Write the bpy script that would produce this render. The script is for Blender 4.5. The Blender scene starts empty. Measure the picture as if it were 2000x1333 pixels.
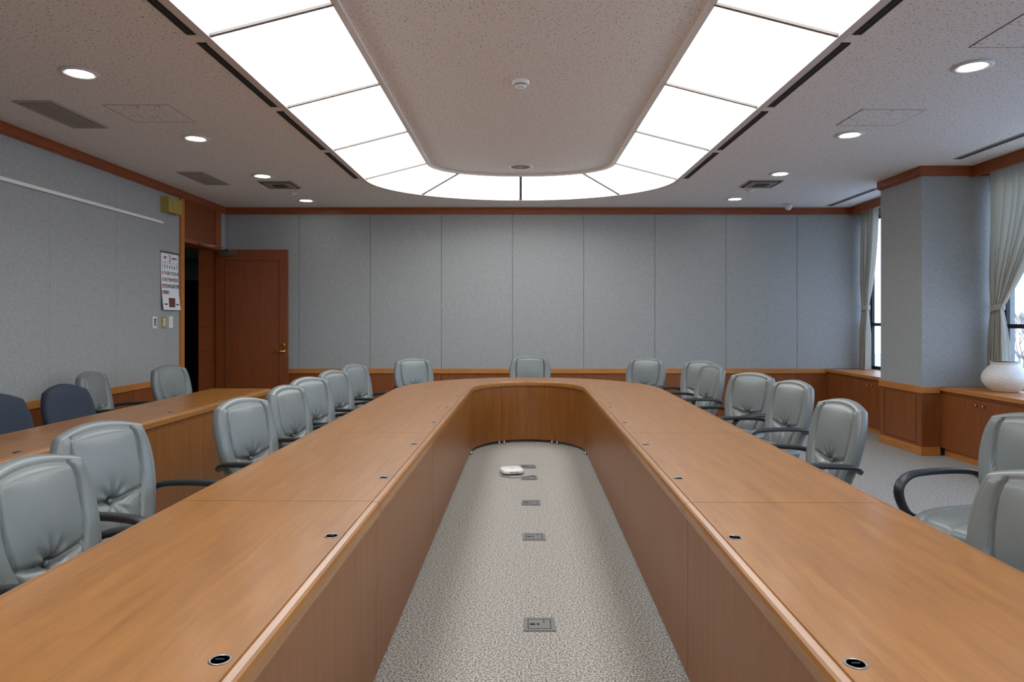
import bpy, math, random
from mathutils import Vector, Matrix
random.seed(4)
D=bpy.data; C=bpy.context; S=C.scene
S.view_settings.view_transform='Standard'
S.view_settings.look='None'
S.view_settings.gamma=1.08
def lin(c):
    return tuple(((v/255)/12.92 if v/255<=.04045 else ((v/255+.055)/1.055)**2.4) for v in c)+(1,)
# ---------------- materials
def newmat(n):
    m=D.materials.new(n); m.use_nodes=True
    nt=m.node_tree; b=nt.nodes['Principled BSDF']; return m,nt,b
def plain(n,col,rough=.5,metal=0,spec=.5,noise=.04,coat=0):
    m,nt,b=newmat(n)
    tc=nt.nodes.new('ShaderNodeTexCoord'); no=nt.nodes.new('ShaderNodeTexNoise'); no.inputs['Scale'].default_value=30
    r=nt.nodes.new('ShaderNodeValToRGB'); c=lin(col)
    r.color_ramp.elements[0].color=tuple(v*(1-noise) for v in c[:3])+(1,)
    r.color_ramp.elements[1].color=tuple(min(1,v*(1+noise)) for v in c[:3])+(1,)
    nt.links.new(tc.outputs['Object'],no.inputs['Vector']); nt.links.new(no.outputs['Fac'],r.inputs['Fac']); nt.links.new(r.outputs['Color'],b.inputs['Base Color'])
    b.inputs['Roughness'].default_value=rough; b.inputs['Metallic'].default_value=metal; b.inputs['Specular IOR Level'].default_value=spec
    b.inputs['Coat Weight'].default_value=coat
    return m
def wood(n,c1,c2,scale,rough=.35,coat=.0,spec=.4):
    m,nt,b=newmat(n); L=nt.links.new
    tc=nt.nodes.new('ShaderNodeTexCoord'); mp=nt.nodes.new('ShaderNodeMapping'); mp.inputs['Scale'].default_value=scale
    n1=nt.nodes.new('ShaderNodeTexNoise'); n1.inputs['Scale'].default_value=3; n1.inputs['Detail'].default_value=6; n1.inputs['Roughness'].default_value=.65; n1.inputs['Distortion'].default_value=.4
    mp2=nt.nodes.new('ShaderNodeMapping'); mp2.inputs['Scale'].default_value=tuple(s*9 for s in scale)
    n2=nt.nodes.new('ShaderNodeTexNoise'); n2.inputs['Scale'].default_value=3; n2.inputs['Detail'].default_value=3
    mx=nt.nodes.new('ShaderNodeMath'); mx.operation='MULTIPLY_ADD'; mx.inputs[1].default_value=.35
    r=nt.nodes.new('ShaderNodeValToRGB'); r.color_ramp.elements[0].position=.40; r.color_ramp.elements[1].position=.92
    r.color_ramp.elements[0].color=lin(c1); r.color_ramp.elements[1].color=lin(c2)
    L(tc.outputs['Object'],mp.inputs[0]);L(tc.outputs['Object'],mp2.inputs[0]);L(mp.outputs[0],n1.inputs['Vector']);L(mp2.outputs[0],n2.inputs['Vector'])
    L(n2.outputs['Fac'],mx.inputs[0]);L(n1.outputs['Fac'],mx.inputs[2]);L(mx.outputs[0],r.inputs[0]);L(r.outputs[0],b.inputs['Base Color'])
    b.inputs['Roughness'].default_value=rough; b.inputs['Coat Weight'].default_value=coat; b.inputs['Coat Roughness'].default_value=.2
    b.inputs['Specular IOR Level'].default_value=spec
    return m
M={}
M['top']=wood('wood_table_top',(128,80,31),(164,108,50),(9,.7,9),.34,.3)
M['panel']=wood('wood_table_panel',(110,63,22),(138,84,36),(7,7,.6),.4,.1)
M['wains']=wood('wood_wainscot',(106,54,21),(134,72,31),(6,6,.5),.42)
M['rail']=wood('wood_rail',(158,94,40),(186,118,56),(1.2,1.2,9),.4)
M['corn']=wood('wood_cornice',(124,61,30),(152,80,41),(1.2,1.2,9),.42)
M['door']=wood('wood_door',(102,48,21),(126,64,29),(8,8,.6),.4,.1)
M['black']=plain('black_plastic',(26,27,30),.4)
M['dark']=plain('dark_gap',(12,11,11),.8)
M['seamline']=plain('fabric_joint',(62,62,62),.9)
M['brown']=plain('dark_brown_gap',(44,22,12),.7)
M['metal']=plain('brushed_metal',(150,150,148),.35,1)
M['brass']=plain('brass',(190,150,70),.28,1)
M['chrome']=plain('chrome',(200,200,205),.12,1)
M['white']=plain('white_plastic',(222,222,219),.4)
M['frame']=plain('light_frame',(212,202,196),.5)
M['ceramic']=plain('white_ceramic',(216,211,202),.3)
M['vent']=plain('vent_paint',(168,158,150),.6)
M['seam']=plain('panel_divider',(120,112,106),.7)
M['ventdark']=plain('vent_dark',(62,54,48),.8)
M['yellow']=plain('aged_plastic',(160,136,62),.5)
M['paper']=plain('paper',(218,218,224),.7)
M['red']=plain('ink_red',(190,50,50),.7)
M['ink']=plain('ink_black',(30,30,38),.7)
M['photo']=plain('printed_picture',(92,52,42),.6,noise=.9)
M['blue']=plain('blue_fabric',(36,45,60),.85)
M['alu']=plain('window_frame',(34,34,36),.4,.6)
M['greyplate']=plain('floor_plate',(104,104,102),.5,.2)
M['bark']=plain('bark',(150,130,120),.9,noise=.4)
M['ground']=plain('pale_paving',(190,188,184),.9,noise=.2)
M['cable']=plain('cable_grey',(130,130,130),.5)
# leather
m,nt,b=newmat('grey_leather'); M['leather']=m
tc=nt.nodes.new('ShaderNodeTexCoord'); vo=nt.nodes.new('ShaderNodeTexVoronoi'); vo.inputs['Scale'].default_value=260
bp=nt.nodes.new('ShaderNodeBump'); bp.inputs['Strength'].default_value=.12; bp.inputs['Distance'].default_value=.002
no=nt.nodes.new('ShaderNodeTexNoise'); no.inputs['Scale'].default_value=6
r=nt.nodes.new('ShaderNodeValToRGB'); r.color_ramp.elements[0].color=lin((99,104,103)); r.color_ramp.elements[1].color=lin((116,121,120))
nt.links.new(tc.outputs['Object'],vo.inputs['Vector']); nt.links.new(tc.outputs['Object'],no.inputs['Vector']); nt.links.new(no.outputs['Fac'],r.inputs[0]); nt.links.new(r.outputs[0],b.inputs['Base Color'])
nt.links.new(vo.outputs['Distance'],bp.inputs['Height']); nt.links.new(bp.outputs[0],b.inputs['Normal']); b.inputs['Roughness'].default_value=.32
# fabric wall
def fabric(n,ca,cb,transl=0,k=1.5,bump=.15):
    m,nt,b=newmat(n); L=nt.links.new
    tc=nt.nodes.new('ShaderNodeTexCoord')
    outs=[]
    for sc in ((22*k,22*k,150*k),(160*k,160*k,12*k)):
        mp=nt.nodes.new('ShaderNodeMapping'); mp.inputs['Scale'].default_value=sc
        no=nt.nodes.new('ShaderNodeTexNoise'); no.inputs['Scale'].default_value=1.6; no.inputs['Detail'].default_value=3
        L(tc.outputs['Object'],mp.inputs[0]);L(mp.outputs[0],no.inputs['Vector']); outs.append(no)
    ad=nt.nodes.new('ShaderNodeMath'); ad.operation='ADD'; L(outs[0].outputs['Fac'],ad.inputs[0]); L(outs[1].outputs['Fac'],ad.inputs[1])
    ml=nt.nodes.new('ShaderNodeMath'); ml.operation='MULTIPLY'; ml.inputs[1].default_value=.5; L(ad.outputs[0],ml.inputs[0])
    r=nt.nodes.new('ShaderNodeValToRGB'); r.color_ramp.elements[0].position=.34; r.color_ramp.elements[1].position=.66
    r.color_ramp.elements[0].color=lin(ca); r.color_ramp.elements[1].color=lin(cb); L(ml.outputs[0],r.inputs[0]); L(r.outputs[0],b.inputs['Base Color'])
    bp=nt.nodes.new('ShaderNodeBump'); bp.inputs['Strength'].default_value=bump; bp.inputs['Distance'].default_value=.002; L(ml.outputs[0],bp.inputs['Height']); L(bp.outputs[0],b.inputs['Normal'])
    b.inputs['Roughness'].default_value=.9; b.inputs['Specular IOR Level'].default_value=.2
    if transl:
        t=nt.nodes.new('ShaderNodeBsdfTranslucent'); L(r.outputs[0],t.inputs[0]); mx=nt.nodes.new('ShaderNodeMixShader'); mx.inputs[0].default_value=transl
        o=nt.nodes['Material Output']; L(b.outputs[0],mx.inputs[1]); L(t.outputs[0],mx.inputs[2]); L(mx.outputs[0],o.inputs[0])
    return m
M['fabric']=fabric('wall_fabric',(124,126,126),(168,169,168))
M['curtain']=fabric('curtain_cloth',(178,174,162),(202,197,184),.35)
# carpet
m,nt,b=newmat('carpet'); M['carpet']=m; L=nt.links.new
tc=nt.nodes.new('ShaderNodeTexCoord'); n1=nt.nodes.new('ShaderNodeTexNoise'); n1.inputs['Scale'].default_value=120; n1.inputs['Detail'].default_value=4; n1.inputs['Roughness'].default_value=.75
L(tc.outputs['Object'],n1.inputs['Vector']); r=nt.nodes.new('ShaderNodeValToRGB'); r.color_ramp.elements[0].position=.40; r.color_ramp.elements[1].position=.60
r.color_ramp.elements[0].color=lin((64,60,55)); r.color_ramp.elements[1].color=lin((200,194,184)); L(n1.outputs['Fac'],r.inputs[0]); L(r.outputs[0],b.inputs['Base Color'])
bp=nt.nodes.new('ShaderNodeBump'); bp.inputs['Strength'].default_value=.5; bp.inputs['Distance'].default_value=.004; L(n1.outputs['Fac'],bp.inputs['Height']); L(bp.outputs[0],b.inputs['Normal']); b.inputs['Roughness'].default_value=.95; b.inputs['Specular IOR Level'].default_value=.1
# ceiling
m,nt,b=newmat('acoustic_ceiling'); M['ceil']=m; L=nt.links.new
tc=nt.nodes.new('ShaderNodeTexCoord'); n1=nt.nodes.new('ShaderNodeTexNoise'); n1.inputs['Scale'].default_value=66; n1.inputs['Detail'].default_value=2
L(tc.outputs['Object'],n1.inputs['Vector']); r=nt.nodes.new('ShaderNodeValToRGB'); r.color_ramp.elements[0].position=.32; r.color_ramp.elements[1].position=.39
r.color_ramp.elements[0].color=lin((120,111,104)); r.color_ramp.elements[1].color=lin((232,227,222)); L(n1.outputs['Fac'],r.inputs[0]); L(r.outputs[0],b.inputs['Base Color'])
b.inputs['Roughness'].default_value=.9; b.inputs['Specular IOR Level'].default_value=.1
def emis(n,col,st):
    m=D.materials.new(n); m.use_nodes=True; nt=m.node_tree; nt.nodes.clear()
    e=nt.nodes.new('ShaderNodeEmission'); e.inputs[0].default_value=col; e.inputs[1].default_value=st
    o=nt.nodes.new('ShaderNodeOutputMaterial'); nt.links.new(e.outputs[0],o.inputs[0]); return m
M['glow']=emis('light_diffuser',(.96,.985,1,1),6.3)
M['lamp']=emis('downlight_lens',(1,.97,.92,1),30)
M['corrfill']=emis('corridor_fill_glow',(.8,.88,1,1),2.0)  # emission for the added fill that faintly brightens the corridor
m=D.materials.new('window_glass'); m.use_nodes=True; nt=m.node_tree; nt.nodes.clear(); M['glass']=m
t=nt.nodes.new('ShaderNodeBsdfTransparent'); g=nt.nodes.new('ShaderNodeBsdfGlossy'); g.inputs['Roughness'].default_value=.02; mx=nt.nodes.new('ShaderNodeMixShader'); mx.inputs[0].default_value=.06
o=nt.nodes.new('ShaderNodeOutputMaterial'); t.inputs[0].default_value=(.88,.94,1,1)
nt.links.new(t.outputs[0],mx.inputs[1]); nt.links.new(g.outputs[0],mx.inputs[2]); nt.links.new(mx.outputs[0],o.inputs[0])

# ---------------- mesh builder
class MB:
    def __init__(s): s.v=[]; s.f=[]; s.m=[]; s.sm=[]; s.mats=[]
    def mi(s,k):
        if k not in s.mats: s.mats.append(k)
        return s.mats.index(k)
    def add(s,vs,fs,k,smooth=False,T=None):
        o=len(s.v)
        s.v+= [tuple(T@Vector(p)) if T is not None else tuple(p) for p in vs]
        i=s.mi(k)
        for f in fs: s.f.append(tuple(a+o for a in f)); s.m.append(i); s.sm.append(smooth)
    def box(s,x0,x1,y0,y1,z0,z1,k,T=None):
        vs=[(x,y,z) for x in (x0,x1) for y in (y0,y1) for z in (z0,z1)]
        s.add(vs,[(0,1,3,2),(4,6,7,5),(0,4,5,1),(2,3,7,6),(0,2,6,4),(1,5,7,3)],k,False,T)
    def lathe(s,prof,k,n=32,T=None,smooth=True):
        vs=[];fs=[]
        for (r,z) in prof:
            for i in range(n):
                a=2*math.pi*i/n; vs.append((r*math.cos(a),r*math.sin(a),z))
        for j in range(len(prof)-1):
            for i in range(n):
                fs.append((j*n+i,j*n+(i+1)%n,(j+1)*n+(i+1)%n,(j+1)*n+i))
        if prof[0][0]>1e-5: fs.append(tuple(range(n))[::-1])
        if prof[-1][0]>1e-5: fs.append(tuple((len(prof)-1)*n+i for i in range(n)))
        s.add(vs,fs,k,smooth,T)
    def tube(s,pts,r,k,n=8,T=None):
        pts=[Vector(p) for p in pts]; vs=[];fs=[]
        for i,p in enumerate(pts):
            t=(pts[min(i+1,len(pts)-1)]-pts[max(i-1,0)]).normalized()
            a=t.cross(Vector((0,0,1)))
            if a.length<1e-3: a=t.cross(Vector((1,0,0)))
            a.normalize(); b2=t.cross(a); rr=r[i] if isinstance(r,(list,tuple)) else r
            for j in range(n):
                q=2*math.pi*j/n; vs.append(p+a*rr*math.cos(q)+b2*rr*math.sin(q))
        for i in range(len(pts)-1):
            for j in range(n): fs.append((i*n+j,i*n+(j+1)%n,(i+1)*n+(j+1)%n,(i+1)*n+j))
        fs.append(tuple(range(n))[::-1]); fs.append(tuple((len(pts)-1)*n+j for j in range(n)))
        s.add(vs,fs,k,True,T)
    def strip(s,secs,k,smooth=False,closed=True,cap=True):
        n=len(secs[0]); vs=[p for q in secs for p in q]; fs=[]
        for i in range(len(secs)-1):
            for j in range(n if closed else n-1):
                fs.append((i*n+j,i*n+(j+1)%n,(i+1)*n+(j+1)%n,(i+1)*n+j))
        if cap and closed: fs.append(tuple(range(n))[::-1]); fs.append(tuple((len(secs)-1)*n+j for j in range(n)))
        s.add(vs,fs,k,smooth)
    def mesh(s,name):
        me=D.meshes.new(name); me.from_pydata(s.v,[],s.f)
        for k in s.mats: me.materials.append(M[k])
        me.polygons.foreach_set('material_index',s.m); me.polygons.foreach_set('use_smooth',s.sm)
        me.update()
        import bmesh
        bm=bmesh.new(); bm.from_mesh(me); bmesh.ops.recalc_face_normals(bm,faces=bm.faces); bm.to_mesh(me); bm.free()
        return me
    def obj(s,name,parent=None,loc=(0,0,0),rot=0,bevel=0):
        o=D.objects.new(name,s.mesh(name)); S.collection.objects.link(o); o.location=loc; o.rotation_euler=(0,0,rot)
        if parent: o.parent=parent
        if bevel:
            b=o.modifiers.new('bevel','BEVEL'); b.width=bevel; b.segments=2; b.limit_method='ANGLE'
        return o
def inst(name,me,parent=None,loc=(0,0,0),rot=0):
    o=D.objects.new(name,me); S.collection.objects.link(o); o.location=loc; o.rotation_euler=(0,0,rot)
    if parent: o.parent=parent
    return o
def empty(name,loc=(0,0,0),rot=0):
    o=D.objects.new(name,None); S.collection.objects.link(o); o.location=loc; o.rotation_euler=(0,0,rot); o.empty_display_size=.1; return o

H=3.07; HI=3.265; YB=9.92; XL=-4.256; XR=5.12; Y0=-4.0; RZ=.73
# ---------------- room shell
b=MB(); b.box(XL-.2,XR+.05,Y0-.2,YB+.2,-.1,0,'carpet'); b.obj('floor')
def seams(a,c,s0,sp):
    k=math.ceil((a-s0)/sp); out=[a]
    while s0+k*sp<c-.02:
        if s0+k*sp>a+.02: out.append(s0+k*sp)
        k+=1
    return out+[c]
b=MB(); b.box(XL-.2,XR+.02,YB+.012,YB+.2,-.0,H+.3,'seamline')
q=seams(XL,XR,-.082,1.034)
for a,c in zip(q,q[1:]):
    b.box(a+.003,c-.003,YB,YB+.012,RZ,H,'fabric')
    b.box(a+.003,c-.003,YB-.004,YB+.012,.09,RZ-.07,'wains')
b.obj('wall_back')
b=MB(); b.box(XL,4.48,YB-.022,YB-.0005,RZ-.07,RZ,'rail'); b.obj('trim_1',bevel=.004)
b=MB(); b.box(XL,4.48,YB-.014,YB-.005,0.001,.09,'wains'); b.obj('baseboard_back')
b=MB(); b.box(XL,XR,YB-.03,YB-.0005,H-.085,H-.001,'corn'); b.box(XL,XR,YB-.016,YB-.0005,H-.10,H-.085,'corn'); b.obj('trim_2')
# left wall with door opening
DY0,DY1,DZ=8.66,9.56,2.43
b=MB()
b.box(XL-.2,XL-.012,Y0-.2,DY0-.06,0,H+.3,'seamline'); b.box(XL-.2,XL-.012,DY1+.06,YB,0,H+.3,'dark'); b.box(XL-.2,XL-.012,DY0-.06,DY1+.06,DZ+.05,H+.3,'dark')
q=seams(Y0,DY0-.09,6.2,1.034)
for a,c in zip(q,q[1:]):
    b.box(XL-.012,XL,a+.0012,c-.0012,RZ,H,'fabric'); b.box(XL-.012,XL+.004,a+.003,c-.003,.09,RZ-.07,'wains')
b.box(XL-.012,XL,DY1+.17,YB-.001,0,H,'fabric')
b.obj('wall_left')
b=MB(); b.box(XL+.0005,XL+.022,Y0,DY0-.09,RZ-.07,RZ,'rail'); b.obj('trim_3',bevel=.004)
b=MB(); b.box(XL+.005,XL+.014,Y0,DY0-.09,.001,.09,'wains'); b.obj('baseboard_left')
b=MB(); b.box(XL+.0005,XL+.03,Y0,YB-.03,H-.085,H-.001,'corn'); b.box(XL+.0005,XL+.016,Y0,YB-.03,H-.1,H-.085,'corn'); b.obj('trim_4')
# door frame + leaf
b=MB()
b.box(XL-.22,XL+.025,DY0-.09,DY0,0.001,H-.10,'rail'); b.box(XL-.22,XL+.025,DY1,DY1+.17,0.001,H-.10,'corn')
b.box(XL-.22,XL+.025,DY0,DY1,DZ,DZ+.05,'corn'); b.box(XL-.19,XL+.008,DY0+.002,DY1-.002,DZ+.055,H-.10,'door')
b.box(XL-.10,XL-.085,DY0,DY0+.012,0.001,DZ,'corn')
b.obj('trim_5')
dr=empty('door_1',(XL+.045,DY1-.01,0))
b=MB(); b.box(0,1.0,-.04,0,.012,DZ-.01,'door')
x0,x1,z0,z1=.12,.88,.12,DZ-.16
for bx in ((x0,x1,z0,z0+.008),(x0,x1,z1-.008,z1),(x0,x0+.008,z0,z1),(x1-.008,x1,z0,z1)): b.box(bx[0],bx[1],-.0415,-.038,bx[2],bx[3],'brown')
b.obj('door_leaf',dr)
b=MB()
T=Matrix.Translation((.945,-.04,1.0))@Matrix.Rotation(math.pi/2,4,'X'); b.lathe([(.026,0),(.026,.008),(.012,.012),(.011,.05),(0,.05)],'brass',20,T)
b.tube([(.945,-.085,1.0),(.91,-.088,1.003),(.85,-.085,.998),(.825,-.08,.994)],[.011,.011,.009,.008],'brass',10)
T=Matrix.Translation((.945,-.04,1.09))@Matrix.Rotation(math.pi/2,4,'X'); b.lathe([(.022,0),(.022,.01),(.016,.014),(0,.014)],'brass',20,T)
b.box(1.0,1.003,-.032,-.008,.93,1.15,'brass'); b.tube([(1.0,-.02,1.0),(1.02,-.02,1.0)],.008,'brass')
b.obj('handle',dr)
b=MB(); b.box(.05,.27,-.085,-.042,DZ-.10,DZ-.04,'metal'); b.tube([(.2,-.065,DZ-.02),(.22,-.3,DZ-.015)],.008,'metal'); b.tube([(.22,-.3,DZ-.01),(.0,-.55,DZ+.01)],.008,'metal'); b.tube([(.2,-.065,DZ-.04),(.2,-.065,DZ-.01)],.014,'metal')
b.obj('door_closer',dr)
# corridor
b=MB(); b.box(-8,XL-.2,6,14,-.1,-.001,'carpet'); b.obj('floor_corridor')
b=MB(); b.box(-8.1,-8,6,14,0,2.7,'fabric'); b.box(-8,XL-.2,14,14.1,0,2.7,'fabric'); b.box(-8,XL-.2,5.9,6,0,2.7,'fabric'); b.box(XL-.3,XL-.2,9.95,14,0,2.7,'fabric'); b.obj('wall_corridor')
b=MB(); b.box(-8.1,XL-.2,5.9,14.1,2.7,2.8,'ceil'); b.obj('ceiling_corridor')
b=MB(); b.box(XL-1.45,XL-1.0,11.4,13.2,.001,2.1,'black'); b.box(XL-1.25,XL-1.245,11.39,11.4,.05,2.05,'dark'); b.obj('corridor_cabinet')
b=MB(); b.box(-.3,.3,-.1,.1,-.03,0,'white'); b.box(-.28,.28,-.08,.08,-.034,-.03,'corrfill'); b.obj('corridor_fill_light',None,(-6.6,12.6,2.699))  # added unseen fill light, puts faint light into the corridor behind the door
b=MB(); b.box(XL-.2,XR+.2,Y0-.2,Y0,0,H+.3,'fabric'); b.obj('wall_front')
# right wall : windows
WX=XR
b=MB()
ZT=2.93; WT=.12
b.box(WX,WX+WT,Y0-.2,YB+.0,0,RZ,'fabric'); b.box(WX,WX+WT,Y0-.2,YB+.0,ZT,H+.3,'fabric')
for a,c in ((Y0-.2,-3.6),(-.9,-.3),(2.6,3.3),(7.2,8.1)): b.box(WX,WX+WT,a,c,RZ,ZT,'fabric')
b.obj('wall_right')
wi=1
for a,c in ((-3.6,-.9),(-.3,2.6),(3.3,7.2),(8.1,9.915)):
    w=empty('window_%d'%wi); wi+=1
    b=MB()
    n=max(1,round((c-a)/1.25))
    for i in range(n+1):
        y=a+(c-a)*i/n; y=min(max(y,a+.02),c-.02); b.box(WX+.002,WX+.04,y-.02,y+.02,RZ,ZT,'alu')
    for z in (RZ,1.35,ZT-.05): b.box(WX+.004,WX+.042,a,c,z,z+.045,'alu')
    b.obj('frame',w)
    b=MB(); b.box(WX+.018,WX+.024,a+.03,c-.03,RZ+.03,ZT-.03,'glass'); b.obj('glass',w)
b=MB()
for a,c in ((Y0,7.235),(8.07,YB-.03)):
    b.box(4.80,4.83,a,c,H-.12,H-.001,'corn'); b.box(4.90,4.93,a,c,H-.03,H-.002,'white')
b.obj('trim_6')
# pillar
b=MB(); b.box(4.28,XR,7.24,8.06,RZ-.0,H,'fabric'); b.box(4.275,XR,7.235,8.065,.09,RZ-.07,'wains'); b.box(4.285,XR,7.245,8.055,0,.72,'dark')
b.obj('pillar')
b=MB(); b.box(4.262,4.47,7.222,8.078,RZ-.07,RZ+.0,'rail'); b.box(4.262,4.47,7.222,8.078,.001,.09,'rail'); b.obj('trim_7',bevel=.004)
b=MB(); b.box(4.25,XR,7.21,8.09,H-.09,H-.001,'corn'); b.box(4.264,XR,7.224,8.076,H-.105,H-.09,'corn'); b.obj('trim_8')
b=MB(); b.box(4.272,4.2745,7.33,7.334,.12,.64,'dark'); b.box(4.272,4.2745,7.96,7.964,.12,.64,'dark'); b.box(4.272,4.2745,7.33,7.964,.12,.124,'dark'); b.box(4.272,4.2745,7.33,7.964,.636,.64,'dark')
b.obj('trim_9')
def cabinet(a,c,ds):
    e=empty('window_cabinet')
    b=MB(); b.box(4.50,XR-.001,a,c,.08,RZ-.04,'brown'); b.box(4.52,XR-.001,a,c,.001,.08,'rail'); b.box(4.465,XR-.001,a,c,RZ-.04,RZ-.002,'rail'); b.obj('carcass',e)
    b=MB()
    n=max(1,round((c-a)/ds)); w=(c-a)/n
    for i in range(n):
        y=a+i*w; b.box(4.482,4.4995,y+.002,y+w-.002,.085,RZ-.075,'wains')
        ky=y+w-.05 if i%2==0 else y+.05
        T=Matrix.Translation((4.482,ky,.6))@Matrix.Rotation(-math.pi/2,4,'Y'); b.lathe([(.006,0),(.006,.012),(.013,.016),(.013,.022),(0,.024)],'brass',14,T)
    b.box(4.49,4.4995,a,c,RZ-.071,RZ-.04,'wains')
    b.obj('doors',e)
cabinet(-3.9,7.234,.62); cabinet(8.081,YB-.03,.6)

# ---------------- ceiling light ring
cx=.033; YA=7.9; YN=-.02
def ring_st():
    st=[]
    def arc(th,cy,sg):
        c,s_=math.cos(th),math.sin(th)
        return ((cx+1.09*c,cy+sg*.72*abs(s_)**.85),(cx+1.805*c,cy+sg*1.35*abs(s_)))
    NA=48
    for i in range(NA+1): st.append(arc(math.pi*i/NA,YA,1))
    n=28
    for i in range(1,n): 
        y=YA+(YN-YA)*i/n; st.append(((cx-1.09,y),(cx-1.805,y)))
    for i in range(NA+1): st.append(arc(math.pi-math.pi*i/NA,YN,-1))
    for i in range(1,n):
        y=YN+(YA-YN)*i/n; st.append(((cx+1.09,y),(cx+1.805,y)))
    return st
ST=ring_st(); N=len(ST)
def offs(loop,d):
    out=[]
    n=len(loop)
    for i in range(n):
        p0=Vector(loop[i-1]); p1=Vector(loop[(i+1)%n]); t=(p1-p0).normalized(); nn=Vector((t.y,-t.x))
        out.append(Vector(loop[i])+nn*d)
    return out
inn=[s[0] for s in ST]; out=[s[1] for s in ST]
def band(b,A,B,za,zb,k,sm=True):
    n=len(A); vs=[(p[0],p[1],za) for p in A]+[(p[0],p[1],zb) for p in B]
    b.add(vs,[(i,(i+1)%n,n+(i+1)%n,n+i) for i in range(n)],k,sm)
lr=empty('ceiling_light_panel')
b=MB(); band(b,inn,out,HI-.004,H+.01,'glow',False); b.obj('diffuser',lr)
b=MB()
o2=offs(out,.045); o0=offs(out,-.008)
band(b,o0,o0,H+.012,H-.014,'frame'); band(b,o0,o2,H-.014,H-.014,'frame'); band(b,o2,o2,H-.014,H+.002,'frame')
i0=offs(inn,-.035); i1=offs(inn,.008)
band(b,i1,i1,HI,HI-.02,'frame'); band(b,i1,i0,HI-.02,HI-.02,'frame'); band(b,i0,i0,HI-.02,HI+.001,'frame')
def seam(p,q,w=.013):
    P=Vector((p[0],p[1],HI-.006)); Q=Vector((q[0],q[1],H+.006)); t=(Q-P).normalized(); sd=Vector((-t.y,t.x,0)).normalized()*w; dn=Vector((0,0,-.016))
    vs=[P-sd,P+sd,P+sd+dn,P-sd+dn]; ws=[Q-sd,Q+sd,Q+sd+dn,Q-sd+dn]
    b.strip([vs,ws],'seam')
for k in range(6):
    y=YA-1.35-1.32*k
    for sg in (-1,1): seam((cx+sg*1.09,y),(cx+sg*1.805,y))
for i in (0,12,24,36,48): seam(*ST[i],w=.018 if i==24 else .015)
for i in range(48+28,48+28+49,12): seam(*ST[i%N])
b.obj('frame',lr)
b=MB()
for k in range(6):
    y1=YA-.05-1.32*k; y0=y1-1.2
    for sg in (-1,1):
        xa=cx+sg*1.89; b.box(xa-.03,xa+.03,y0,y1,H-.006,H-.0005,'dark')
        b.box(xa-.034,xa-.03,y0,y1,H-.01,H-.0005,'frame'); b.box(xa+.03,xa+.034,y0,y1,H-.01,H-.0005,'frame'); b.box(xa-.003,xa+.003,y0,y1,H-.008,H-.004,'ventdark')
b.obj('air_slot_diffuser')
def fill2d(loops,z,name,k):
    cu=D.curves.new(name+'_c','CURVE'); cu.dimensions='2D'; cu.fill_mode='BOTH'
    for lp in loops:
        sp=cu.splines.new('POLY'); sp.points.add(len(lp)-1)
        for i,p in enumerate(lp): sp.points[i].co=(p[0],p[1],0,1)
        sp.use_cyclic_u=True
    o=D.objects.new('tmp',cu); S.collection.objects.link(o); C.view_layer.update()
    dg=C.evaluated_depsgraph_get(); me=D.meshes.new_from_object(o.evaluated_get(dg)); D.objects.remove(o)
    me.name=name; me.materials.clear(); me.materials.append(M[k])
    ob=D.objects.new(name,me); S.collection.objects.link(ob); ob.location=(0,0,z); return ob
fill2d([[(XL-.2,Y0-.2),(XR+.1,Y0-.2),(XR+.1,YB+.2),(XL-.2,YB+.2)],offs(out,.002)],H,'ceiling','ceil')
fill2d([offs(inn,.01)],HI,'ceiling_raised','ceil')
b=MB(); b.box(XL-.2,XR+.2,Y0-.2,YB+.2,H+.3,H+.4,'dark'); b.obj('roof_slab')
# downlights
b=MB(); b.lathe([(.118,0),(.121,-.006),(.10,-.012),(.078,-.008),(.078,-.002)],'white',36); b.lathe([(0,-.006),(.06,-.009),(.078,-.006)],'lamp',36); dl=b.mesh('downlight')
for X in (-2.89,2.915):
    for i,Y in enumerate((9.30,7.72,6.12,4.50,2.9,1.3,-.3,-1.9)):
        inst('recessed_downlight',dl,None,(X,Y-(.12 if X>0 else 0),H-.0005))
# vents
b=MB(); b.box(-.15,.15,-.35,.35,-.012,0,'vent'); b.box(-.125,.125,-.32,.32,-.0135,-.012,'ventdark')
for i in range(9):
    x=-.11+i*.0275; b.box(x-.007,x+.007,-.32,.32,-.018,-.0135,'vent')
vm=b.mesh('vent')
for Y in (5.42,7.85,3.0): inst('air_vent',vm,None,(-3.61,Y,H-.0005))
b=MB(); b.box(-.2,.2,-.2,.2,-.012,0,'vent'); b.box(-.15,.15,-.15,.15,-.02,-.012,'vent'); b.box(-.08,.08,-.08,.08,-.026,-.02,'ventdark')
for s_ in (.18,.12): 
    for q in ((-s_,s_,-s_,-s_+.01),(-s_,s_,s_-.01,s_),(-s_,-s_+.01,-s_,s_),(s_-.01,s_,-s_,s_)): b.box(*q,-.021,-.0115,'ventdark')
vm=b.mesh('diff')
inst('ceiling_air_diffuser',vm,None,(-2.86,8.2,H-.0005)); inst('ceiling_air_diffuser',vm,None,(2.90,8.15,H-.0005))
def hatch(x0,x1,y0,y1):
    b=MB(); w=.005
    b.box(x0,x1,y0,y0+w,H-.003,H-.0005,'vent');b.box(x0,x1,y1-w,y1,H-.003,H-.0005,'ventdark');b.box(x0,x0+w,y0,y1,H-.003,H-.0005,'ventdark');b.box(x1-w,x1,y0,y1,H-.003,H-.0005,'vent')
    b.box(x0+w,x1-w,y0+w,y1-w,H-.0025,H-.0005,'ceil'); b.lathe([(.012,-.004),(.012,0)],'metal',12,Matrix.Translation(((x0+x1)/2,y0+.03,H-.0005)))
    b.obj('access_hatch')
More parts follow.
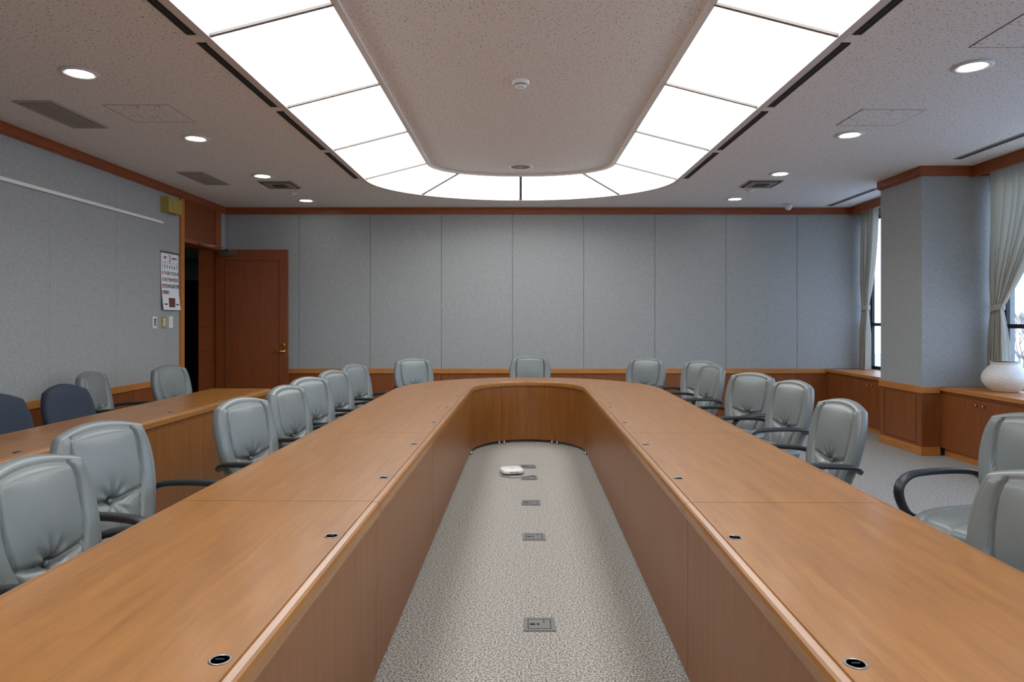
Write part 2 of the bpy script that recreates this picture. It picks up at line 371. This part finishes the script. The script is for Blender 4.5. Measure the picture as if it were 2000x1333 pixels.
hatch(-3.15,-2.65,5.17,5.62); hatch(2.66,3.16,5.28,5.72); hatch(2.69,3.25,3.62,4.08)
for a,c in ((8.45,9.74),(5.2,6.9),(2.6,4.3)):
    b=MB(); b.box(4.40,4.48,a,c,H-.006,H-.0005,'vent'); b.box(4.415,4.465,a+.01,c-.01,H-.009,H-.006,'ventdark'); b.obj('line_diffuser')
b=MB(); b.lathe([(.066,0),(.066,-.014),(.058,-.022),(.05,-.024),(.045,-.04),(.03,-.048),(0,-.05)],'white',36)
b.lathe([(.047,-.028),(.05,-.0285),(.05,-.034),(.045,-.0345)],'ventdark',36)
b.obj('smoke_detector',None,(.02,5.22,HI-.0005))
b=MB(); b.lathe([(.14,0),(.142,-.008),(.12,-.012),(.118,-.008),(0,-.010)],'frame',40)
for r_ in (.03,.06,.09,.11): b.lathe([(r_,-.0095),(r_,-.0125),(r_+.006,-.0125),(r_+.006,-.0095)],'vent',40)
b.obj('ceiling_speaker',None,(.03,8.1,HI-.0005))
for (x,y) in ((-2.9,8.62),(2.9,8.4)):
    b=MB(); b.lathe([(.06,0),(.06,-.008),(.03,-.014),(.025,-.03),(0,-.035)],'white',24); b.obj('sprinkler_head',None,(x,y+.15,H-.0005))
b=MB(); b.lathe([(.055,0),(.055,-.03),(.05,-.04),(.048,-.055),(.03,-.08),(0,-.09)],'white',24); b.obj('security_camera',None,(3.80,9.6,H-.0005))

# ---------------- conference table
AX=.0205; ROT=-.012
def prof(w):
    P=[(.0,.668),(.0,.700),(.004,.711),(.010,.717),(.026,.7195),(.028,.7155),(.031,.7155),(.033,.72)]
    Q=[(w-a,z) for a,z in P][::-1]
    return P+Q+[(w-.03,.668),(.03,.668)]
IY,IB,OY,OB=7.25,.76,7.13,1.43
def tstation(side,y=None,th=None):
    if th is None: I=Vector((side*.6,y)); O=Vector((side*1.41,y if y<7.0 else OY))
    else: I=Vector((.6*math.cos(th),IY+IB*math.sin(th))); O=Vector((1.41*math.cos(th),OY+OB*math.sin(th)))
    return I,O
ct=empty('conference_table',(AX,0,0),ROT)
tops=MB(); pan=MB(); ft=MB()
def unit(stats,zb=.03):
    secs=[]; ps=[]
    for I,O in stats:
        n=(O-I); w=n.length; n.normalize(); secs.append([(I.x+n.x*a,I.y+n.y*a,z) for a,z in prof(w)])
        ps.append([(I.x+n.x*a,I.y+n.y*a,z) for a,z in ((.016,zb),(.016,.667),(.036,.667),(.036,zb))])
    tops.strip(secs,'top'); pan.strip(ps,'panel')
G=.0022
sy=[-.6,1.05,2.70,4.35,6.0,IY]
for side in (-1,1):
    for a,c in zip(sy,sy[1:]):
        unit([tstation(side,a+G),tstation(side,c-G)])
        for y in (a+.03,c-.055):
            x0,x1=sorted((side*.64,side*.90)); pan.box(x0,x1,y,y+.025,.03,.667,'panel')
        for y in (a+.06,c-.06):
            ft.lathe([(.02,0.001),(.02,.012),(.008,.016),(.008,.045)],'metal',12,Matrix.Translation((side*.65,y,0)))
for k,(t0,t1) in enumerate(((0,60),(60,120),(120,180))):
    n=16; g=.16
    unit([tstation(1,th=math.radians(t0+g+(t1-t0-2*g)*i/n)) for i in range(n+1)],.035)
for t in (57,63,117,123,3,177):
    th=math.radians(t); ft.lathe([(.02,0.001),(.02,.012),(.009,.016),(.009,.036)],'metal',12,Matrix.Translation((.615*math.cos(th),IY+.78*math.sin(th),0)))
for t in (60,120):
    th=math.radians(t); T=Matrix.Translation((0,IY,0))@Matrix.Rotation(th,4,'Z'); pan.box(.80,1.0,-.012,.012,.03,.667,'panel',T)
tops.obj('table_tops',ct); pan.obj('modesty_panels',ct); ft.obj('levelling_feet',ct)
b=MB()
for side in (-1,1):
    for y in sy: b.box(*sorted((side*.622,side*.634)),y-.02,y+.02,.05,.66,'dark')
b.obj('seam_backing',ct)
def grom(b,T):
    b.lathe([(.018,.0),(.0195,.0022),(.0225,.0022),(.024,0.0)],'metal',28,T); b.lathe([(0,.0012),(.0185,.0012)],'black',28,T)
    b.box(-.009,.009,-.002,.002,.0012,.003,'dark',T)
b=MB()
gy=[.618,1.435,2.262,3.10,3.94,4.775,5.6,6.43]
GL=[(s*.668,y) for s in (-1,1) for y in gy]
for t in (25,70,110,155):
    th=math.radians(t); GL.append((.67*math.cos(th),IY+.83*math.sin(th)))
for (x,y) in GL: grom(b,Matrix.Translation((x,y,.72)))
b.obj('cable_grommets',ct)

# ---------------- side table (left)
stb=empty('side_table',(-2.70,0,0),ROT)
b=MB(); p=MB()
ys=[.9,2.5,4.1,5.68,7.15]
for a,c in zip(ys,ys[1:]):
    secs=[]
    for y in (a+G,c-G): secs.append([(-s_+.03,y,z) for s_,z in prof(.64)])
    b.strip(secs,'top')
    p.box(-.006,.014,a+G,c-G,.03,.667,'panel'); 
    for y in (a+.003,c-.028): p.box(-.35,-.008,y,y+.025,.001,.667,'panel')
b.obj('table_tops',stb); p.obj('modesty_panels',stb)
b=MB()
for y in (1.3,2.1,2.9,3.7,4.5,5.3,6.1,6.8): grom(b,Matrix.Translation((-.06,y,.72)))
b.obj('cable_grommets',stb)

# ---------------- leather armchair parts
def gs(x,w): return math.exp(-(x/w)**2)
def weld(me):
    import bmesh
    bm=bmesh.new(); bm.from_mesh(me); bmesh.ops.remove_doubles(bm,verts=bm.verts,dist=.0005); bmesh.ops.recalc_face_normals(bm,faces=bm.faces); bm.to_mesh(me); bm.free(); return me
def cushion_back(mode='leather'):
    b=MB(); n=80; vf=[];vb=[]
    for j in range(n+1):
        v=-1+2*j/n
        for i in range(n+1):
            u=-1+2*i/n
            k=.26 if mode=='leather' else .36
            x=u*math.sqrt(1-k*v*v); y=v*math.sqrt(1-k*u*u)
            q=(y+1)/2
            hw=.218+.058*math.sin(min(1,q/.75)*math.pi/2) - .025*max(0,(q-.75)/.25)**2
            X=x*hw; Z=.692+y*.278
            cy=.235+.12*q+.02*math.sin(q*math.pi)-.05*abs(x)**2.2
            e=max(abs(u),abs(v)); th=math.sqrt(max(0,1-e**7))
            f=0
            if mode=='leather':
                xs=.66-.16*max(0,-v)+.05*max(0,v)
                f+= .026*gs(abs(u)-xs,.028)*(1 if v<.82 else max(0,1-(v-.82)/.1))
                if abs(u)<xs+.02: f+=.010*gs(v-.86,.03)
                yc=-.30+.16*abs(u)**1.3
                if abs(u)<xs: f+= .024*gs(v-yc,.04)*(1-.5*abs(u)/xs)
                if v<-.3: f+=.020*gs(u,.035)
                ang=math.atan2(v+.30,u+1e-6); rr=math.hypot(u,v+.30)
                f+=.006*math.cos(ang*8)*math.exp(-((rr-.18)/.13)**2)
                f+= .034*math.exp(-(u*u+(v+.30)**2)/.012)
                if abs(u)<xs and v<.86: f-= .026*(1-(u/xs)**2)*max(0,(1-((v-.28)/.6)**2 if v>-.3 else 1-((v+.65)/.4)**2))
                f+=.006*gs(e-.9,.018)
            F=.052*th
            vf.append((X,cy-F+f*th,Z)); 
            vb.append((X,cy+.045*th,Z))
    fs=[]
    def q4(i,j): return j*(n+1)+i
    for j in range(n):
        for i in range(n): fs.append((q4(i,j),q4(i+1,j),q4(i+1,j+1),q4(i,j+1)))
    o=(n+1)**2
    b.add(vf+vb,fs+[tuple(o+a for a in f[::-1]) for f in fs],'leather' if mode=='leather' else 'blue',True)
    return weld(b.mesh('chair_back'))
mb_back=cushion_back()
def cushion_seat(k='leather'):
    b=MB(); n=40; vf=[];vb=[]
    for j in range(n+1):
        v=-1+2*j/n
        for i in range(n+1):
            u=-1+2*i/n; kk=.2
            x=u*math.sqrt(1-kk*v*v); y=v*math.sqrt(1-kk*u*u)
            e=max(abs(u),abs(v)); th=math.sqrt(max(0,1-e**8))
            f=0
            if k=='leather':
                f=.012*gs(abs(u)-.66,.04)+.012*gs(v-.0,.05)*(abs(u)<.66)+.010*gs(u,.04)*(abs(u)<.66)
            drop=.03*max(0,-v)**3
            vf.append((x*.262,y*.27-.02,.435+(.045)*th-f*th-drop)); vb.append((x*.262,y*.27-.02,.435-.05*th-drop))
    fs=[]
    for j in range(n):
        for i in range(n): a=j*(n+1)+i; fs.append((a,a+1,a+n+2,a+n+1))
    o=(n+1)**2; b.add(vf+vb,fs+[tuple(o+a for a in f[::-1]) for f in fs],k,True)
    return weld(b.mesh('chair_seat'))
mb_seat=cushion_seat()
def catmull(P,n=8):
    P=[Vector(p) for p in P]; P=[P[0]*2-P[1]]+P+[P[-1]*2-P[-2]]; o=[]
    for i in range(1,len(P)-2):
        for k in range(n):
            t=k/n; a,b_,c,d=P[i-1:i+3]
            o.append(.5*((2*b_)+(c-a)*t+(2*a-5*b_+4*c-d)*t*t+(3*b_-a-3*c+d)*t**3))
    o.append(P[-2]); return o
def arms():
    b=MB()
    for sg in (-1,1):
        path=catmull([(sg*.255,.285,.59),(sg*.285,.23,.622),(sg*.295,.10,.636),(sg*.297,-.08,.640),(sg*.297,-.19,.630),(sg*.295,-.255,.585),(sg*.29,-.262,.52),(sg*.283,-.215,.44),(sg*.262,-.12,.405)],6)
        secs=[]
        for i,p_ in enumerate(path):
            t=(path[min(i+1,len(path)-1)]-path[max(i-1,0)]); t.x=0; t.normalize(); nn=Vector((0,-t.z,t.y))
            w,h=.026,.015
            sc=[]
            for q in range(12):
                a=2*math.pi*q/12; ca,sa=math.cos(a),math.sin(a)
                sc.append(p_+Vector((1,0,0))*w*math.copysign(abs(ca)**.6,ca)+nn*h*math.copysign(abs(sa)**.6,sa))
            secs.append(sc)
        b.strip(secs,'black',True)
        b.box(*sorted((sg*.15,sg*.285)),-.14,-.09,.375,.395,'black')
    return b.mesh('arms')
mb_arms=arms()
def base():
    b=MB()
    b.lathe([(0,.385),(.12,.385),(.12,.36),(.05,.34),(.03,.33)],'black',24); b.lathe([(.026,.34),(.026,.16)],'chrome',20); b.lathe([(.05,.17),(.055,.13),(.04,.08),(0,.08)],'black',24)
    for i in range(5):
        a=2*math.pi*i/5+.3; T=Matrix.Rotation(a,4,'Z')
        b.strip([[tuple(T@Vector((x,sy_*w,z+dz))) for sy_,dz in ((-1,-h),(1,-h),(1,h),(-1,h))] for x,w,z,h in ((.03,.03,.13,.022),(.15,.026,.115,.018),(.27,.02,.088,.012),(.29,.018,.085,.01))],'black')
        for s_ in (-.014,.014):
            T2=T@Matrix.Translation((.275,s_,.0285))@Matrix.Rotation(math.pi/2,4,'X'); b.lathe([(0,-.009),(.022,-.009),(.0275,-.005),(.0275,.005),(.022,.009),(0,.009)],'black',18,T2)
        b.box(.262,.288,-.004,.004,.03,.08,'black',T)
    b.strip([[(x,y+dy,z) for x,dy in ((-.05,-.008),(.05,-.008),(.05,.008),(-.05,.008))] for y,z in ((.1,.37),(.24,.375),(.30,.42),(.315,.55))],'black')
    return b.mesh('base')
mb_base=base()
b=MB(); b.lathe([(0,-.010),(.008,-.008),(.012,-.001),(.010,.004)],'leather',16,Matrix.Translation((0,.262,.608))@Matrix.Rotation(-math.pi/2,4,'X')); mb_btn=b.mesh('button')
def chair(x,y,rot,back=.31):
    fx,fy=math.sin(rot),-math.cos(rot)
    e=empty('leather_armchair',(x+fx*back,y+fy*back,0),rot)
    for nm,me in (('backrest',mb_back),('seat',mb_seat),('armrests',mb_arms),('swivel_base',mb_base),('tuft_button',mb_btn)):
        inst(nm,me,e)
    return e
R=math.radians
for x,y,yaw in ((-1.66,2.33,2),(-1.92,3.14,14),(-1.66,4.12,14),(-1.66,4.9,9),(-1.72,5.62,20),(-1.73,6.4,16),(-1.74,7.25,18)):
    chair(x,y,R(90-yaw))
chair(-1.30,8.42,R(38))
chair(.155,8.95,R(0))
chair(1.60,8.5,R(-38))
for x,y,yaw in ((2.14,7.95,40),(2.04,7.2,12),(2.09,6.1,30),(2.14,5.33,12),(1.91,4.05,4),(2.60,3.42,18),(1.65,2.07,18)):
    chair(x,y,R(-90+yaw))
for x,y,yaw in ((-3.90,6.25,-8),(-3.60,7.05,12)):
    chair(x,y,R(90-yaw))
mb_bb=cushion_back('blue'); mb_bs=cushion_seat('blue')
for x,y,yaw in ((-3.55,4.66,8),(-3.55,5.36,12)):
    rot=R(90-yaw); fx,fy=math.sin(rot),-math.cos(rot)
    e=empty('task_chair',(x+fx*.31,y+fy*.31,0),rot)
    for nm,me in (('backrest',mb_bb),('seat',mb_bs),('swivel_base',mb_base)):
        o=inst(nm,me,e)
        if nm=='backrest': o.scale=(.86,1,.965)

# ---------------- wall items on left
b=MB(); b.box(XL+.0005,XL+.012,-3,8.14,2.59,2.62,'white'); b.box(XL+.0005,XL+.03,-3,8.14,2.585,2.592,'white'); b.box(XL+.026,XL+.03,-3,8.14,2.592,2.605,'white'); b.obj('picture_rail')
b=MB(); b.box(XL+.0005,XL+.10,8.12,8.44,2.73,2.91,'yellow')
T=Matrix.Translation((XL+.1,8.28,2.82))@Matrix.Rotation(math.pi/2,4,'Y'); b.lathe([(.075,0),(.075,.006),(.068,.006),(.068,.002),(0,.002)],'yellow',28,T)
b.obj('wall_speaker',bevel=.012)
for y,k in ((7.98,'frame'),(8.19,'yellow'),(8.355,'white')):
    b=MB(); b.box(XL+.0005,XL+.010,y-.045,y+.045,1.34,1.48,k)
    if k!='white':
        for z in (1.37,1.40,1.43): b.box(XL+.01,XL+.014,y-.02,y+.02,z,z+.022,'metal' if k=='frame' else 'white')
    else: b.box(XL+.01,XL+.015,y-.022,y+.022,1.37,1.45,'frame')
    b.obj('light_switch',bevel=.002)
# calendar
cal=empty('wall_calendar',(XL+.004,8.12,1.56))
b=MB()
cw,chh=.41,.70
secs=[]
for i in range(9):
    t=i/8; xo=.002+.035*(1-t)**3
    secs.append([(xo,0,t*chh),(xo,cw,t*chh),(xo-.0015,cw,t*chh),(xo-.0015,0,t*chh)])
b.strip(secs,'paper'); b.box(-.003,.012,-.005,cw+.005,chh-.015,chh+.005,'metal'); b.obj('sheet',cal)
def text(s,y,z,size,k,al='CENTER',x=None):
    cu=D.curves.new('t','FONT'); cu.body=s; cu.size=size; cu.align_x=al; cu.materials.append(M[k]); cu.extrude=.0004; cu.offset=.0012
    o=D.objects.new('print',cu); S.collection.objects.link(o); o.parent=cal
    t=z/chh; xo=.0035+.035*(1-t)**3 if x is None else x
    o.location=(xo,y,z); o.rotation_euler=(math.pi/2,0,math.pi/2)
text('3',.205,.59,.11,'red'); text('2026',.10,.62,.036,'ink'); text('MARCH',.315,.62,.032,'ink')
for i in range(7):
    text('SMTWTFS'[i],.032+i*.0575,.563,.022,'red' if i==0 else 'ink')
for rr in range(5):
    for i in range(7):
        d=rr*7+i+1
        if d>31: break
        text(str(d),.032+i*.0575,.503-rr*.078,.058,'red' if (i==0 or d==20) else 'ink')
b=MB(); b.box(.030,.033,.14,.28,.03,.145,'photo'); b.box(.028,.031,.31,.38,.06,.075,'ink'); b.box(.028,.031,.03,.11,.06,.075,'ink'); b.obj('picture',cal)

# ---------------- curtains
def curtain(y_fix,dirn,w_top,w_tie,w_bot,ztie,waves,name='curtain'):
    e=empty(name)
    b=MB(); nz,ns=70,150; zb,zt=RZ+.004,H-.035; vs=[]
    for j in range(nz+1):
        z=zb+(zt-zb)*j/nz
        if z>ztie:
            t=(z-ztie)/(zt-ztie); w=w_tie+(w_top-w_tie)*(1-(1-t)**1.7); c0=.05*(1-t)
        else:
            t=(ztie-z)/(ztie-zb); w=w_tie+(w_bot-w_tie)*(1-(1-t)**2.2); c0=.05*(1-t)
        amp=.018+.028*min(1,abs(z-ztie)/.35)
        for i in range(ns+1):
            s_=i/ns; a=s_*waves*2*math.pi
            vs.append((4.965+amp*math.sin(a+.3*math.sin(z*3))+.01*math.sin(a*.37+z*2),y_fix+dirn*(c0+w*s_+.006*math.sin(2*a)),z))
    fs=[(j*(ns+1)+i,j*(ns+1)+i+1,(j+1)*(ns+1)+i+1,(j+1)*(ns+1)+i) for j in range(nz) for i in range(ns)]
    b.add(vs,fs,'curtain',True); b.obj('cloth',e)
    b=MB(); cyy=y_fix+dirn*(.05+w_tie/2)
    secs=[]
    for i in range(33):
        a=2*math.pi*i/32; r1=w_tie/2+.012
        secs.append([(4.965+.05*math.cos(a)*(1 if dz_==0 else .96),cyy+r1*math.sin(a),ztie+h_+.02*math.sin(a)*dirn) for h_,dz_ in ((-.03,1),(-.02,0),(.02,0),(.03,1))])
    b.strip(secs,'curtain',True,closed=False,cap=False)
    b.tube([(4.965,cyy-dirn*r1,ztie-.01),(5.05,y_fix-dirn*.0,ztie+.05)],.008,'curtain'); b.lathe([(.012,0),(.012,.03),(.018,.035),(0,.04)],'brass',12,Matrix.Translation((4.99,cyy-dirn*(r1+.01),ztie+.04)))
    b.obj('tie_back',e)
curtain(7.20,-1,.95,.16,.26,1.56,9)
curtain(9.88,-1,.42,.15,.22,1.60,7)
curtain(3.2,-1,.5,.15,.24,1.56,6)

# ---------------- vase
b=MB(); n=96; rows=60; vs=[]
for j in range(rows+1):
    t=j/rows
    if t<.86:
        q=t/.86; r_=.10+.098*math.sin(math.pi*(q**.92)*.93+.07)
        z=q*.27
    else:
        q=(t-.86)/.14; r_=.118+.004*q+.006*q*q; z=.27+q*.025
    for i in range(n):
        a=2*math.pi*i/n; rr=r_
        if .06<t<.84: rr+=.0045*math.sin(a*24+ (math.pi if int(t*22)%2 else 0))*abs(math.sin(t*22*math.pi))
        vs.append((rr*math.cos(a),rr*math.sin(a),z))
fs=[(j*n+i,j*n+(i+1)%n,(j+1)*n+(i+1)%n,(j+1)*n+i) for j in range(rows) for i in range(n)]
fs.append(tuple(range(n))[::-1])
b.add(vs,fs,'ceramic',True); b.lathe([(.122,.2948),(.10,.27),(0,.26)],'brown',40)
b.obj('ceramic_vase',None,(4.82,6.76,RZ-.001))

# ---------------- floor boxes, router
for X,Y in ((.10,3.22),(.105,4.52),(.10,5.36),(.10,6.2),(.095,6.68),(.1,1.9)):
    b=MB(); b.box(-.075,.075,-.07,.07,.0005,.005,'greyplate')
    for q in ((-.055,.055,-.052,-.048),(-.055,.055,.048,.052),(-.055,-.051,-.05,.05),(.051,.055,-.05,.05)): b.box(*q,.005,.0056,'dark')
    b.box(-.045,-.02,-.012,.004,.005,.0065,'dark'); b.box(-.012,.0,-.012,.004,.005,.0065,'dark'); b.box(.02,.024,.01,.05,.005,.0056,'dark')
    b.obj('floor_outlet_box',None,(X,Y,0))
b=MB()
secs=[]
for z,s_ in ((.012,.88),(.016,.97),(.030,1.0),(.042,.97),(.047,.90)):
    pl=[]
    for i in range(40):
        a=2*math.pi*i/40; c_,s2=math.cos(a),math.sin(a)
        pl.append((.105*s_*math.copysign(abs(c_)**.5,c_),.105*s_*math.copysign(abs(s2)**.5,s2),z))
    secs.append(pl)
b.strip(secs,'white',True); 
for sx in (-.07,.07):
    for sy_ in (-.07,.07): b.lathe([(.01,.0005),(.01,.014)],'cable',10,Matrix.Translation((sx,sy_,0)))
b.lathe([(.022,.0472),(.022,.048),(0,.048)],'frame',20)
b.box(-.04,.04,-.1045,-.1035,.022,.034,'cable')
pts=catmull([(-.09,-.05,.02),(-.13,-.09,.006),(-.08,-.17,.0055),(.03,-.20,.0055),(.12,-.16,.0055),(.17,-.2,.012)],8)
b.tube(pts,.005,'cable',8)
b.obj('wireless_router',None,(-.06,6.40,0),.25)
b=MB(); b.box(3.74,3.81,YB-.012,YB-.0045,.31,.43,'white'); b.box(3.76,3.79,YB-.014,YB-.012,.34,.40,'frame'); b.obj('wall_outlet')

# ---------------- outside tree(s)
def tree(x,y):
    b=MB()
    def br(p,d,l,r_,lev):
        q=p+d*l; b.tube([p,p+d*l*.5+Vector((random.uniform(-.05,.05),random.uniform(-.05,.05),0))*l,q],[r_,r_*.85,r_*.65],'bark',6)
        if lev==0: return
        for _ in range(3 if lev>1 else 4):
            nd=(d+Vector((random.uniform(-.8,.8),random.uniform(-.8,.8),random.uniform(-.1,.6)))).normalized(); br(q,nd,l*.72,r_*.6,lev-1)
    br(Vector((0,0,-1.5)),Vector((0,0,1)),1.1,.05,5)
    b.obj('bare_tree',None,(x,y,0))
tree(14.0,19.0); tree(17.5,23)
b=MB(); b.box(6.5,60,-30,60,-1.7,-1.5,'ground'); b.obj('ground_outside')

# ---------------- world
w=D.worlds.new('world'); S.world=w; w.use_nodes=True; nt=w.node_tree; bg=nt.nodes['Background']
tc=nt.nodes.new('ShaderNodeTexCoord'); sp=nt.nodes.new('ShaderNodeSeparateXYZ'); r=nt.nodes.new('ShaderNodeValToRGB')
r.color_ramp.elements[0].position=.0; r.color_ramp.elements[0].color=(.82,.91,1,1); r.color_ramp.elements[1].position=.7; r.color_ramp.elements[1].color=(.5,.68,1,1)
nt.links.new(tc.outputs['Generated'],sp.inputs[0]); nt.links.new(sp.outputs['Z'],r.inputs[0]); nt.links.new(r.outputs[0],bg.inputs[0]); bg.inputs[1].default_value=4.2

# ---------------- camera
cd=D.cameras.new('camera'); cam=D.objects.new('camera',cd); S.collection.objects.link(cam); S.camera=cam
cam.location=(0,0,1.44); cam.rotation_euler=(math.pi/2,0,0); cd.sensor_width=36; cd.lens=24; cd.shift_x=-.006; cd.shift_y=-.02075; cd.clip_start=.02
